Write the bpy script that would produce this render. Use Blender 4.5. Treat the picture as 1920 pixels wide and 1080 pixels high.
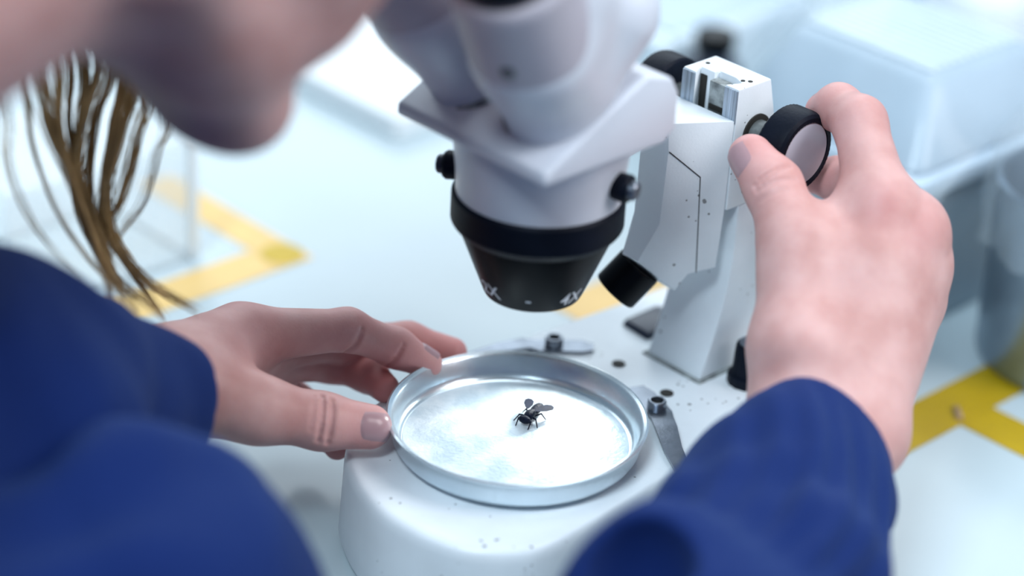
import bpy, bmesh, math, random
import numpy as np
from mathutils import Vector, Matrix

for o in list(bpy.data.objects):
    bpy.data.objects.remove(o)
SC = bpy.context.scene
COL = SC.collection

# ------------------------------------------------------------------ camera
FPX = 4500.0
ELEV, ROLL, YAW = math.radians(28), math.radians(3.5), math.radians(45)
FWD = np.array([0, math.cos(ELEV), -math.sin(ELEV)])
_u0 = np.array([0, math.sin(ELEV), math.cos(ELEV)])
_r0 = np.array([1.0, 0, 0])
RT = _r0 * math.cos(ROLL) + _u0 * math.sin(ROLL)
UP = _u0 * math.cos(ROLL) - _r0 * math.sin(ROLL)
CAM = np.array([-0.005, -0.7848, 0.528])
cd = bpy.data.cameras.new('camera')
cam = bpy.data.objects.new('camera', cd)
COL.objects.link(cam)
cam.matrix_world = Matrix(((RT[0], UP[0], -FWD[0], CAM[0]), (RT[1], UP[1], -FWD[1], CAM[1]),
                           (RT[2], UP[2], -FWD[2], CAM[2]), (0, 0, 0, 1)))
cd.sensor_width = 36
cd.lens = FPX * 36 / 1920
cd.clip_start = 0.02
cd.dof.use_dof = True
cd.dof.focus_distance = 0.918
cd.dof.aperture_fstop = 2.8
SC.camera = cam

# ------------------------------------------------------------------ light
SC.view_settings.view_transform = 'Standard'
SC.view_settings.look = 'None'
SC.view_settings.gamma = 1
SC.view_settings.use_curve_mapping = False
SC.view_settings.exposure = 0.62
w = bpy.data.worlds.new('room_light')
SC.world = w
w.use_nodes = True
w.node_tree.nodes['Background'].inputs[0].default_value = (0.40, 0.58, 0.82, 1)
w.node_tree.nodes['Background'].inputs[1].default_value = 0.16


def area(name, loc, target, sx, sy, power, col):
    l = bpy.data.lights.new(name, 'AREA')
    l.shape = 'RECTANGLE'
    l.size, l.size_y = sx, sy
    l.energy = power
    l.color = col
    o = bpy.data.objects.new(name, l)
    COL.objects.link(o)
    o.location = loc
    d = Vector(target) - Vector(loc)
    o.rotation_euler = d.to_track_quat('-Z', 'Y').to_euler()
    return o


area('window_light_back', (-0.35, 2.0, 1.25), (-0.05, 0.1, 0.05), 2.6, 1.5, 23, (0.84, 0.94, 1.0))
area('ceiling_light_right', (1.25, -0.30, 1.20), (0.1, 0.05, 0.1), 0.7, 0.9, 12, (1.0, 0.97, 0.98))
area('ceiling_light_centre', (0.35, 0.55, 1.8), (0.0, 0.05, 0.0), 0.9, 0.9, 7, (0.88, 0.95, 1.0))
area('fill_light_front', (-0.45, -1.15, 1.75), (0.05, 0.0, 0.1), 0.6, 0.5, 24, (0.74, 0.89, 1.0))  # added fill from above and behind the camera for front-facing surfaces


# ------------------------------------------------------------------ helpers
def P(x, y, d):
    return CAM + d * (FWD + RT * (x - 960) / FPX + UP * (540 - y) / FPX)


D1 = np.array([math.cos(YAW), -math.sin(YAW), 0])
D2 = np.array([math.sin(YAW), math.cos(YAW), 0])


def W(u, v, z):
    return D1 * u + D2 * v + np.array([0, 0, z])


def L(p):
    p = np.asarray(p, float)
    return np.array([p @ D1, p @ D2, p[2]])


def px(p):
    q = np.asarray(p) - CAM
    k = q @ FWD
    return 960 + FPX * (q @ RT) / k, 540 - FPX * (q @ UP) / k, k


def tag(o, label=None, cat=None, group=None, kind=None):
    if label: o['label'] = label
    if cat: o['category'] = cat
    if group: o['group'] = group
    if kind: o['kind'] = kind
    return o


def empty(name, loc=(0, 0, 0), rz=0.0):
    o = bpy.data.objects.new(name, None)
    COL.objects.link(o)
    o.location = loc
    o.rotation_euler = (0, 0, rz)
    o.empty_display_size = 0.02
    return o


def link(name, me, m, parent=None, smooth=False, angle=None):
    o = bpy.data.objects.new(name, me)
    COL.objects.link(o)
    if m is not None:
        me.materials.append(m)
    if parent is not None:
        o.parent = parent
    if smooth:
        me.polygons.foreach_set('use_smooth', [True] * len(me.polygons))
        if angle is not None:
            bm = bmesh.new()
            bm.from_mesh(me)
            for e in bm.edges:
                if len(e.link_faces) == 2 and e.calc_face_angle(0) > math.radians(angle):
                    e.smooth = False
            bm.to_mesh(me)
            bm.free()
    return o


def bm_obj(name, bm, m, parent=None, bevel=0, seg=2, smooth=True, angle=35, beva=30):
    bmesh.ops.remove_doubles(bm, verts=bm.verts, dist=1e-6)
    bmesh.ops.recalc_face_normals(bm, faces=bm.faces)
    if bevel:
        es = [e for e in bm.edges if len(e.link_faces) == 2 and e.calc_face_angle(0) > math.radians(beva)]
        bmesh.ops.bevel(bm, geom=es, offset=bevel, segments=seg, profile=0.5, affect='EDGES', clamp_overlap=True)
    me = bpy.data.meshes.new(name)
    bm.to_mesh(me)
    bm.free()
    return link(name, me, m, parent, smooth, angle)


def box(bm, c, s, mat=None):
    vs = []
    for dx in (-1, 1):
        for dy in (-1, 1):
            for dz in (-1, 1):
                p = Vector((dx * s[0] / 2, dy * s[1] / 2, dz * s[2] / 2))
                if mat is not None:
                    p = mat @ p
                vs.append(bm.verts.new(p + Vector(c)))
    for f in ((0, 1, 3, 2), (4, 6, 7, 5), (0, 4, 5, 1), (2, 3, 7, 6), (0, 2, 6, 4), (1, 5, 7, 3)):
        bm.faces.new([vs[i] for i in f])
    return bm


def prism(bm, pts, z0, z1, top=None):
    """polygon in x,y extruded from z0 to z1 (top: other outline for the upper end)"""
    top = top or pts
    a = [bm.verts.new((p[0], p[1], z0 if len(p) < 3 else p[2])) for p in pts]
    b = [bm.verts.new((p[0], p[1], z1 if len(p) < 3 else p[2])) for p in top]
    n = len(a)
    bm.faces.new(a[::-1])
    bm.faces.new(b)
    for i in range(n):
        bm.faces.new((a[i], a[(i + 1) % n], b[(i + 1) % n], b[i]))
    return bm


def prism_x(bm, pts, x0, x1):
    """polygon in y,z extruded along x"""
    a = [bm.verts.new((x0, p[0], p[1])) for p in pts]
    b = [bm.verts.new((x1, p[0], p[1])) for p in pts]
    n = len(a)
    bm.faces.new(a)
    bm.faces.new(b[::-1])
    for i in range(n):
        bm.faces.new((a[i], b[i], b[(i + 1) % n], a[(i + 1) % n]))
    return bm


def frame(axis):
    z = Vector(axis).normalized()
    x = z.orthogonal().normalized()
    y = z.cross(x)
    return Matrix((x, y, z)).transposed()


def lathe(bm, prof, n=48, c=(0, 0, 0), axis=(0, 0, 1), cap0=True, cap1=True, closed=False, knurl=0):
    """prof: (radius, height) pairs along axis"""
    M = frame(axis)
    rings = []
    for (r, h) in prof:
        ring = []
        for i in range(n):
            a = 2 * math.pi * i / n
            rr = r * (1 - knurl * (i % 2)) if knurl else r
            ring.append(bm.verts.new(Vector(c) + M @ Vector((rr * math.cos(a), rr * math.sin(a), h))))
        rings.append(ring)
    m = len(rings)
    for k in range(m if closed else m - 1):
        A, B = rings[k], rings[(k + 1) % m]
        for i in range(n):
            bm.faces.new((A[i], A[(i + 1) % n], B[(i + 1) % n], B[i]))
    if not closed:
        if cap0: bm.faces.new(rings[0][::-1])
        if cap1: bm.faces.new(rings[-1])
    return bm


def tube(bm, pts, rads, n=8):
    pts = [Vector(p) for p in pts]
    if not hasattr(rads, '__len__'):
        rads = [rads] * len(pts)
    prev = None
    rings = []
    for i, p in enumerate(pts):
        t = (pts[min(i + 1, len(pts) - 1)] - pts[max(i - 1, 0)]).normalized()
        if prev is None:
            x = t.orthogonal().normalized()
        else:
            x = (prev - t * prev.dot(t)).normalized()
        prev = x
        y = t.cross(x)
        rings.append([bm.verts.new(p + (x * math.cos(2 * math.pi * k / n) + y * math.sin(2 * math.pi * k / n)) * rads[i])
                      for k in range(n)])
    for A, B in zip(rings, rings[1:]):
        for i in range(n):
            bm.faces.new((A[i], A[(i + 1) % n], B[(i + 1) % n], B[i]))
    bm.faces.new(rings[0][::-1])
    bm.faces.new(rings[-1])
    return bm


def catmull(pts, n=8, closed=True):
    pts = [np.array(p, float) for p in pts]
    out = []
    m = len(pts)
    for i in range(m if closed else m - 1):
        if closed:
            a, b, c, d = pts[i - 1], pts[i], pts[(i + 1) % m], pts[(i + 2) % m]
        else:
            a, b, c, d = pts[max(i - 1, 0)], pts[i], pts[i + 1], pts[min(i + 2, m - 1)]
        for k in range(n):
            t = k / n
            out.append(0.5 * (2 * b + (c - a) * t + (2 * a - 5 * b + 4 * c - d) * t * t + (3 * b - a - 3 * c + d) * t ** 3))
    if not closed:
        out.append(pts[-1])
    return out


# ------------------------------------------------------------------ materials
def mat(name, col, rough=0.5, metal=0.0, var=0.0, vscale=60, bump=0.0, bscale=300, specks=0.0, sscale=90,
        speckcol=(0.03, 0.03, 0.03), spec=0.5, col2=None, stretch=None, **kw):
    m = bpy.data.materials.new(name)
    m.use_nodes = True
    nt = m.node_tree
    N, K = nt.nodes, nt.links
    b = N['Principled BSDF']
    b.inputs['Roughness'].default_value = rough
    b.inputs['Metallic'].default_value = metal
    b.inputs['Specular IOR Level'].default_value = spec
    for k, v in kw.items():
        b.inputs[k].default_value = v
    tc = N.new('ShaderNodeTexCoord')
    src = tc.outputs['Object']
    if stretch:
        mp = N.new('ShaderNodeMapping')
        mp.inputs['Scale'].default_value = stretch
        K.new(src, mp.inputs[0])
        src = mp.outputs[0]
    n1 = N.new('ShaderNodeTexNoise')
    n1.inputs['Scale'].default_value = vscale
    n1.inputs['Detail'].default_value = 5
    K.new(src, n1.inputs['Vector'])
    r = N.new('ShaderNodeValToRGB')
    c2 = col2 or tuple(c * (1 - var) for c in col)
    r.color_ramp.elements[0].color = (*c2, 1)
    r.color_ramp.elements[1].color = (*col, 1)
    r.color_ramp.elements[0].position = 0.38
    r.color_ramp.elements[1].position = 0.62
    K.new(n1.outputs['Fac'], r.inputs[0])
    out = r.outputs[0]
    if specks:
        v = N.new('ShaderNodeTexVoronoi')
        v.inputs['Scale'].default_value = sscale
        K.new(tc.outputs['Object'], v.inputs['Vector'])
        n2 = N.new('ShaderNodeTexNoise')
        n2.inputs['Scale'].default_value = 55
        K.new(tc.outputs['Object'], n2.inputs['Vector'])
        a = N.new('ShaderNodeMath'); a.operation = 'SUBTRACT'
        K.new(n2.outputs['Fac'], a.inputs[0]); a.inputs[1].default_value = 0.5
        mul = N.new('ShaderNodeMath'); mul.operation = 'MULTIPLY'
        K.new(a.outputs[0], mul.inputs[0]); mul.inputs[1].default_value = specks
        lt = N.new('ShaderNodeMath'); lt.operation = 'LESS_THAN'
        K.new(v.outputs['Distance'], lt.inputs[0]); K.new(mul.outputs[0], lt.inputs[1])
        mix = N.new('ShaderNodeMix'); mix.data_type = 'RGBA'
        fac = N.new('ShaderNodeMath'); fac.operation = 'MULTIPLY'
        K.new(lt.outputs[0], fac.inputs[0]); fac.inputs[1].default_value = 0.75
        K.new(fac.outputs[0], mix.inputs['Factor'])
        K.new(out, mix.inputs['A'])
        mix.inputs['B'].default_value = (*speckcol, 1)
        out = mix.outputs['Result']
    K.new(out, b.inputs['Base Color'])
    if bump:
        nb = N.new('ShaderNodeTexNoise')
        nb.inputs['Scale'].default_value = bscale
        nb.inputs['Detail'].default_value = 4
        K.new(src, nb.inputs['Vector'])
        bp = N.new('ShaderNodeBump')
        bp.inputs['Strength'].default_value = bump
        bp.inputs['Distance'].default_value = 0.001
        K.new(nb.outputs['Fac'], bp.inputs['Height'])
        K.new(bp.outputs[0], b.inputs['Normal'])
    return m


M = {}
M['paint'] = mat('white_enamel', (0.84, 0.90, 0.94), 0.38, var=0.06, vscale=40, bump=0.08, bscale=900, specks=1.2, sscale=270,
                 speckcol=(0.06, 0.06, 0.055))
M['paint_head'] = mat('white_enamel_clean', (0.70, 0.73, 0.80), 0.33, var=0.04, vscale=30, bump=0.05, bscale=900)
M['grey_paint'] = mat('grey_enamel', (0.42, 0.47, 0.53), 0.45, var=0.06, specks=0.8, sscale=160)
M['pink_grey'] = mat('mauve_grey_plastic', (0.52, 0.49, 0.55), 0.45, var=0.05, specks=0.7, sscale=330)
M['black'] = mat('black_anodised', (0.002, 0.003, 0.005), 0.34, var=0.3, spec=0.14)
M['rubber'] = mat('black_rubber', (0.004, 0.007, 0.016), 0.5, var=0.3, bump=0.15, bscale=600, spec=0.12)
M['navyplastic'] = mat('dark_navy_plastic', (0.02, 0.03, 0.06), 0.4, var=0.2)
M['steel'] = mat('brushed_steel', (0.24, 0.27, 0.32), 0.33, 0.9, var=0.25, vscale=120, bump=0.1, bscale=700)
M['darksteel'] = mat('dark_steel', (0.10, 0.11, 0.12), 0.35, 0.9, var=0.3)
M['milled'] = mat('milled_aluminium', (0.50, 0.58, 0.68), 0.4, 0.6, var=0.5, vscale=200, stretch=(6, 6, 0.25))
M['grime'] = mat('oily_grime', (0.42, 0.46, 0.46), 0.6, 0.2, var=0.6, vscale=200)
M['bronze'] = mat('greased_metal', (0.20, 0.22, 0.22), 0.45, 0.5, var=0.4, vscale=250)
M['white_text'] = mat('white_print', (0.75, 0.78, 0.82), 0.6)
M['hole'] = mat('dark_hole', (0.02, 0.018, 0.015), 0.8)
M['stage'] = mat('grey_stage_plate', (0.10, 0.13, 0.17), 0.5, var=0.2)
M['seam'] = mat('dark_seam', (0.05, 0.055, 0.06), 0.8)
M['bench'] = mat('white_bench_laminate', (0.50, 0.60, 0.64), 0.20, var=0.04, vscale=9)
M['tape'] = mat('yellow_tape', (0.50, 0.34, 0.004), 0.45, var=0.12, vscale=30)
M['tape_pale'] = mat('glare_pale_tape', (0.86, 0.58, 0.20), 0.45, var=0.1, vscale=30)  # paleness is bench glare painted into the tape colour
M['tape_dot'] = mat('mustard_dot', (0.62, 0.42, 0.01), 0.5, var=0.1)
M['dish'] = mat('spun_aluminium', (0.74, 0.84, 0.90), 0.27, 0.8, var=0.10, vscale=45, bump=0.05, bscale=250)
M['frost'] = mat('frosted_metal', (0.84, 0.90, 0.93), 0.38, 0.1, vscale=55, col2=(0.50, 0.61, 0.68), bump=0.4, bscale=500)
M['fly'] = mat('black_fly_cuticle', (0.006, 0.011, 0.03), 0.45, var=0.5, vscale=900, bump=0.4, bscale=1800, spec=0.12)
M['wing'] = mat('smoky_wing', (0.006, 0.012, 0.04), 0.6, var=0.4, vscale=600, spec=0.1)
M['tray'] = mat('white_foam', (0.92, 0.95, 0.96), 0.6, var=0.02)
M['boxgrey'] = mat('blue_grey_plastic', (0.34, 0.43, 0.50), 0.45, var=0.1, vscale=15)
M['boxrim'] = mat('pale_blue_plastic', (0.52, 0.64, 0.74), 0.4, var=0.05)
M['boxlid'] = mat('milky_plastic', (0.40, 0.51, 0.60), 0.35, var=0.10, vscale=20)
M['slat'] = mat('ribbed_white_plastic', (0.72, 0.82, 0.88), 0.4, var=0.04)
M['jar'] = mat('brushed_metal_jar', (0.30, 0.38, 0.46), 0.32, 0.8, var=0.3, vscale=25)
M['backdrop'] = mat('shade_blue_backdrop', (0.36, 0.50, 0.66), 0.5, var=0.12, vscale=6)  # blue tone stands in for shadow thrown by the containers
M['floor'] = mat('grey_floor', (0.35, 0.38, 0.42), 0.5, var=0.1)
M['wall'] = mat('pale_wall', (0.70, 0.76, 0.82), 0.7, var=0.03)
M['bag'] = mat('clear_bag', (0.80, 0.90, 0.97), 0.12, var=0.02)
M['bag'].node_tree.nodes['Principled BSDF'].inputs['Alpha'].default_value = 0.16
M['acrylic'] = mat('clear_acrylic', (0.93, 0.97, 0.98), 0.1, var=0.01)
M['acrylic'].node_tree.nodes['Principled BSDF'].inputs['Alpha'].default_value = 0.14
M['acryl_edge'] = mat('acrylic_edge', (0.93, 0.97, 0.98), 0.2, var=0.01)
M['acryl_edge'].node_tree.nodes['Principled BSDF'].inputs['Alpha'].default_value = 0.75
M['wood'] = mat('tan_splinter', (0.45, 0.30, 0.16), 0.6, var=0.3)


def skin_mat():
    m = bpy.data.materials.new('skin')
    m.use_nodes = True
    N, K = m.node_tree.nodes, m.node_tree.links
    b = N['Principled BSDF']
    b.inputs['Roughness'].default_value = 0.5
    b.inputs['Specular IOR Level'].default_value = 0.35
    b.inputs['Subsurface Weight'].default_value = 0.22
    b.inputs['Subsurface Radius'].default_value = (1.0, 0.35, 0.2)
    b.inputs['Subsurface Scale'].default_value = 0.004
    at = N.new('ShaderNodeAttribute'); at.attribute_name = 'flush'
    tc = N.new('ShaderNodeTexCoord')
    n = N.new('ShaderNodeTexNoise'); n.inputs['Scale'].default_value = 55; n.inputs['Detail'].default_value = 4
    K.new(tc.outputs['Object'], n.inputs['Vector'])
    r = N.new('ShaderNodeValToRGB')
    r.color_ramp.elements[0].color = (0.54, 0.285, 0.26, 1); r.color_ramp.elements[0].position = 0.35
    r.color_ramp.elements[1].color = (0.66, 0.40, 0.375, 1); r.color_ramp.elements[1].position = 0.65
    K.new(n.outputs['Fac'], r.inputs[0])
    mx = N.new('ShaderNodeMix'); mx.data_type = 'RGBA'
    K.new(at.outputs['Fac'], mx.inputs['Factor'])
    K.new(r.outputs[0], mx.inputs['A'])
    mx.inputs['B'].default_value = (0.62, 0.22, 0.22, 1)
    K.new(mx.outputs['Result'], b.inputs['Base Color'])
    nb = N.new('ShaderNodeTexNoise'); nb.inputs['Scale'].default_value = 900; nb.inputs['Detail'].default_value = 3
    K.new(tc.outputs['Object'], nb.inputs['Vector'])
    bp = N.new('ShaderNodeBump'); bp.inputs['Strength'].default_value = 0.12; bp.inputs['Distance'].default_value = 0.0006
    K.new(nb.outputs['Fac'], bp.inputs['Height'])
    K.new(bp.outputs[0], b.inputs['Normal'])
    return m


M['skin'] = skin_mat()
M['nail'] = mat('fingernail', (0.44, 0.27, 0.29), 0.30, var=0.05, spec=0.5)
M['nailtip'] = mat('nail_tip', (0.75, 0.66, 0.62), 0.35, var=0.05)
M['jumper'] = mat('blue_knit', (0.003, 0.020, 0.128), 0.85, var=0.25, vscale=1500, bump=0.5, bscale=1800, spec=0.2)
M['jumper'].node_tree.nodes['Principled BSDF'].inputs['Sheen Weight'].default_value = 0.12
M['jumper'].node_tree.nodes['Principled BSDF'].inputs['Sheen Tint'].default_value = (0.25, 0.45, 1.0, 1)
M['hair'] = mat('dark_blond_hair', (0.68, 0.47, 0.21), 0.36, vscale=90, col2=(0.22, 0.14, 0.052), stretch=(1, 1, 0.12))
M['eye'] = mat('eye_white', (0.8, 0.8, 0.8), 0.2)
M['lips'] = mat('lips', (0.45, 0.2, 0.2), 0.45)


# ------------------------------------------------------------------ SDF modelling (smooth organic solids)
def cone(a, b, r1, r2=None):
    return ('c', np.asarray(a, np.float32), np.asarray(b, np.float32), r1, r1 if r2 is None else r2)


def ball(a, r):
    return cone(a, np.asarray(a) + 1e-5, r, r)


def ell(c, r, R=None):
    return ('e', np.asarray(c, np.float32), np.asarray(r, np.float32), None if R is None else np.asarray(R, np.float32))


def G(k, *ch):
    return ('g', k, list(ch))


def HALF(c, n):
    return ('h', np.asarray(c, np.float32), np.asarray(n, np.float32))


def SUB(k, base, *cut):
    return ('s', k, base, list(cut))


def ev(n, X):
    t = n[0]
    if t == 'c':
        _, a, b, r1, r2 = n
        ab = b - a
        q = X - a
        h = np.clip(q @ ab / max(float(ab @ ab), 1e-12), 0, 1)
        return np.sqrt(((q - h[:, None] * ab) ** 2).sum(1)) - (r1 + (r2 - r1) * h)
    if t == 'e':
        _, c, r, R = n
        q = X - c
        if R is not None:
            q = q @ R.T
        k0 = np.sqrt(((q / r) ** 2).sum(1)) + 1e-9
        k1 = np.sqrt(((q / (r * r)) ** 2).sum(1)) + 1e-9
        return k0 * (k0 - 1) / k1
    if t == 'g':
        _, k, ch = n
        d = ev(ch[0], X)
        for c in ch[1:]:
            e = ev(c, X)
            h = np.clip(0.5 + 0.5 * (e - d) / k, 0, 1)
            d = e * (1 - h) + d * h - k * h * (1 - h)
        return d
    if t == 's':
        _, k, base, cut = n
        d = ev(base, X)
        for c in cut:
            e = -ev(c, X)
            h = np.clip(0.5 - 0.5 * (e - d) / k, 0, 1)
            d = e * (1 - h) + d * h + k * h * (1 - h)
        return d
    if t == 'h':
        return -((X - n[1]) @ n[2])
    if t == 'f':
        return n[2](ev(n[1], X), X)


def sdf_mesh(node, lo, hi, h, B=8):
    lo = np.asarray(lo, float); hi = np.asarray(hi, float)
    nb = np.ceil((hi - lo) / (h * B)).astype(int)
    n = nb * B
    F = np.empty(tuple(n), np.float32)
    ii = np.stack(np.meshgrid(*[np.arange(k) for k in nb], indexing='ij'), -1).reshape(-1, 3)
    cen = (lo + (ii * B + (B - 1) / 2) * h).astype(np.float32)
    fc = ev(node, cen)
    F6 = F.reshape(nb[0], B, nb[1], B, nb[2], B)
    F6[...] = fc.reshape(nb[0], 1, nb[1], 1, nb[2], 1)
    act = ii[np.abs(fc) < B * h * 1.35]
    off = np.stack(np.meshgrid(*[np.arange(B)] * 3, indexing='ij'), -1).reshape(-1, 3)
    CH = 400
    for s in range(0, len(act), CH):
        a = act[s:s + CH]
        pts = (lo + (a[:, None, :] * B + off[None]) * h).astype(np.float32).reshape(-1, 3)
        val = ev(node, pts).reshape(len(a), B, B, B)
        for q, (i, j, k) in enumerate(a):
            F6[i, :, j, :, k, :] = val[q]
    ins = F < 0
    c = [ins[i:n[0] - 1 + i, j:n[1] - 1 + j, k:n[2] - 1 + k] for i in (0, 1) for j in (0, 1) for k in (0, 1)]
    s = sum(x.astype(np.int8) for x in c)
    cells = np.argwhere((s > 0) & (s < 8))
    idx = -np.ones(s.shape, np.int64)
    idx[tuple(cells.T)] = np.arange(len(cells))
    acc = np.zeros((len(cells), 3)); cnt = np.zeros(len(cells))
    corners = [(0, 0, 0), (1, 0, 0), (0, 1, 0), (1, 1, 0), (0, 0, 1), (1, 0, 1), (0, 1, 1), (1, 1, 1)]
    for ax in range(3):
        for co in corners:
            if co[ax]: continue
            c2 = list(co); c2[ax] = 1
            fa = F[tuple((cells + co).T)]; fb = F[tuple((cells + c2).T)]
            m = (fa < 0) != (fb < 0)
            t = np.where(m, fa / np.where(m, fa - fb, 1), 0)
            p = np.array(co, float) + np.zeros((len(cells), 3)); p[:, ax] += t
            acc[m] += p[m]; cnt[m] += 1
    V = lo + (cells + acc / np.maximum(cnt, 1)[:, None]) * h
    faces = []
    for ax in range(3):
        o1, o2 = (ax + 1) % 3, (ax + 2) % 3
        sl0 = [slice(None)] * 3; sl1 = [slice(None)] * 3
        sl0[ax] = slice(0, -1); sl1[ax] = slice(1, None)
        A, Bv = ins[tuple(sl0)], ins[tuple(sl1)]
        e = np.argwhere(A != Bv)
        e = e[(e[:, o1] > 0) & (e[:, o2] > 0) & (e[:, o1] < n[o1] - 1) & (e[:, o2] < n[o2] - 1)]
        if not len(e): continue
        fl = A[tuple(e.T)]
        q = []
        for d1, d2 in ((-1, -1), (0, -1), (0, 0), (-1, 0)):
            x = e.copy(); x[:, o1] += d1; x[:, o2] += d2
            q.append(idx[tuple(x.T)])
        q = np.stack(q, 1)
        q[~fl] = q[~fl][:, ::-1]
        faces.append(q)
    Fq = np.concatenate(faces)
    Fq = Fq[(Fq >= 0).all(1)]
    e = h * 0.5                                        # pull the vertices onto the surface
    for _ in range(2):
        X = V.astype(np.float32)
        f = ev(node, X)
        g = np.stack([(ev(node, X + np.eye(3, dtype=np.float32)[k] * e) - f) / e for k in range(3)], 1)
        g2 = np.maximum((g * g).sum(1), 0.2)
        V = V - np.clip(f / g2, -h * .4, h * .4)[:, None] * g
    return V, Fq


def mesh_np(name, V, Q):
    me = bpy.data.meshes.new(name)
    me.vertices.add(len(V))
    me.vertices.foreach_set('co', np.asarray(V, np.float32).ravel())
    me.loops.add(Q.size)
    me.loops.foreach_set('vertex_index', Q.astype(np.int32).ravel())
    me.polygons.add(len(Q))
    k = Q.shape[1]
    me.polygons.foreach_set('loop_start', np.arange(0, Q.size, k, dtype=np.int32))
    me.polygons.foreach_set('loop_total', np.full(len(Q), k, np.int32))
    me.update(calc_edges=True)
    me.validate()
    me.polygons.foreach_set('use_smooth', [True] * len(me.polygons))
    return me


def sdf_obj(name, node, lo, hi, h, m, parent=None):
    V, Q = sdf_mesh(node, lo, hi, h)
    return link(name, mesh_np(name, V, Q), m, parent)


# ------------------------------------------------------------------ setting
RZ = -YAW
bm = bmesh.new()
box(bm, (-0.1, 0.47, -0.02), (2.6, 1.36, 0.04))
bench = bm_obj('lab_bench', bm, M['bench'], None, 0.003, 2)
bench.rotation_euler = (0, 0, RZ)
tag(bench, 'glossy white laboratory bench top everything stands on', 'bench')
bm = bmesh.new()
box(bm, (0, 0, -0.79), (0.1, 0.9, 1.5))
for sx in (-1.3, 1.1):
    b2 = bmesh.new()
    box(b2, (sx, 0.47, -0.44), (0.05, 1.2, 0.80))
    bm_obj('bench_support', b2, M['wall'], bench, 0.003)
bm.free()
bm = bmesh.new(); box(bm, (0, 0, -0.86), (5, 5, 0.04))
fl = bm_obj('floor', bm, M['floor'], None, 0); fl.rotation_euler = (0, 0, RZ); fl['kind'] = 'structure'
bm = bmesh.new(); box(bm, (0, 2.3, 0.6), (5, 0.06, 2.9))
wl_ = bm_obj('wall_back', bm, M['wall'], None, 0); wl_.rotation_euler = (0, 0, RZ); wl_['kind'] = 'structure'


def flat(name, u0, u1, v0, v1, z, t, m, label, cat, group=None):
    bm = bmesh.new()
    box(bm, ((u0 + u1) / 2, (v0 + v1) / 2, z + t / 2), (u1 - u0, v1 - v0, t))
    o = bm_obj(name, bm, m, None, 0)
    o.rotation_euler = (0, 0, RZ)
    return tag(o, label, cat, group)


TG = 'yellow floor-plan tape strips on the bench'
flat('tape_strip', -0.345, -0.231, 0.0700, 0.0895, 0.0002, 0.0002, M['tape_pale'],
     'yellow tape, bench glare painted in as a pale tone, running from the mustard dot towards the clear plastic box', 'tape', TG)
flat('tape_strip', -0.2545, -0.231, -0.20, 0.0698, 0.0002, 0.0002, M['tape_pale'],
     'yellow tape, bench glare painted in as a pale tone, running from the mustard dot behind the left hand', 'tape', TG)
flat('tape_strip', -0.130, -0.106, 0.146, 0.30, 0.0002, 0.0002, M['tape_pale'],
     'short piece of orange-yellow tape seen behind the black objective cone', 'tape', TG)
flat('tape_strip', 0.0347, 0.0597, 0.02, 0.62, 0.0002, 0.0002, M['tape'],
     'bright yellow tape running from the right wrist under the metal jar', 'tape', TG)
flat('tape_strip', 0.0599, 0.50, 0.2115, 0.2350, 0.0002, 0.0002, M['tape'],
     'bright yellow tape branching off to the lower right beside the metal jar', 'tape', TG)
bm = bmesh.new(); lathe(bm, [(0.0105, 0), (0.0105, 0.0003)], 40)
dot = bm_obj('dot_sticker', bm, M['tape_dot'], None, 0); c = W(-0.2425, 0.0798, 0.0004); dot.location = c
tag(dot, 'round mustard dot sticker at the corner of the pale tape', 'sticker')
bm = bmesh.new()
prism(bm, [(-.0022, -.005), (.0012, -.006), (.002, .004), (-.001, .006)], 0, 0.0025, [(-.0012, -.004), (.0008, -.005), (.0012, .003), (-.0006, .004)])
o = bm_obj('wood_splinter', bm, M['wood'], None, 0.0003, 1); o.location = W(0.0535, 0.2175, 0.0004); o.rotation_euler = (0, 0, RZ + 0.9)
tag(o, 'tiny tan wood splinter lying on the bright yellow tape corner', 'splinter')

# ------------------------------------------------------------------ microscope
UC = -0.0042
AX = (UC, 0.008)
mic = empty('stereo_microscope', (0, 0, 0), RZ)
tag(mic, 'white stereo microscope with black zoom cone, metal stage clips and focus column', 'microscope')

outline = catmull([(-0.0620, 0.03), (-0.0600, -0.015), (-0.047, -0.043), (-0.028, -0.0590), (0.003, -0.0690), (0.034, -0.0635),
                   (0.050, -0.0500), (0.0560, -0.0350), (0.0540, 0.0), (0.0490, 0.06), (0.0465, 0.12), (0.044, 0.158), (0.034, 0.168),
                   (-0.044, 0.168), (-0.054, 0.158), (-0.0575, 0.11), (-0.0605, 0.07)], 6)
bm = bmesh.new()
n = len(outline)
cen = np.mean(outline, 0)
layers = [(0.004, 1.015), (0.007, 1.024), (0.036, 1.008), (0.0392, 1.004), (0.0409, 0.994), (0.0417, 0.982), (0.0420, 0.968)]
rings = []
for z, s in layers:
    rings.append([bm.verts.new((cen[0] + (p[0] - cen[0]) * s, cen[1] + (p[1] - cen[1]) * s, z)) for p in outline])
for A, B_ in zip(rings, rings[1:]):
    for i in range(n):
        bm.faces.new((A[i], A[(i + 1) % n], B_[(i + 1) % n], B_[i]))
bm.faces.new(rings[-1]); bm.faces.new(rings[0][::-1])
base = bm_obj('base', bm, M['paint'], mic, 0, angle=50)
for (a, b) in ((-0.035, -0.03), (0.03, -0.035), (-0.035, 0.14), (0.025, 0.14)):
    bm = bmesh.new(); lathe(bm, [(0.008, 0.0), (0.008, 0.0045)], 20, (a, b, 0)); bm_obj('rubber_foot', bm, M['rubber'], base, 0.0006)
bm = bmesh.new(); lathe(bm, [(0.042, 0.0418), (0.042, 0.0432), (0.0415, 0.0436)], 64, (0.0, 0.0, 0))
bm_obj('stage_plate', bm, M['stage'], mic, 0)
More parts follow.
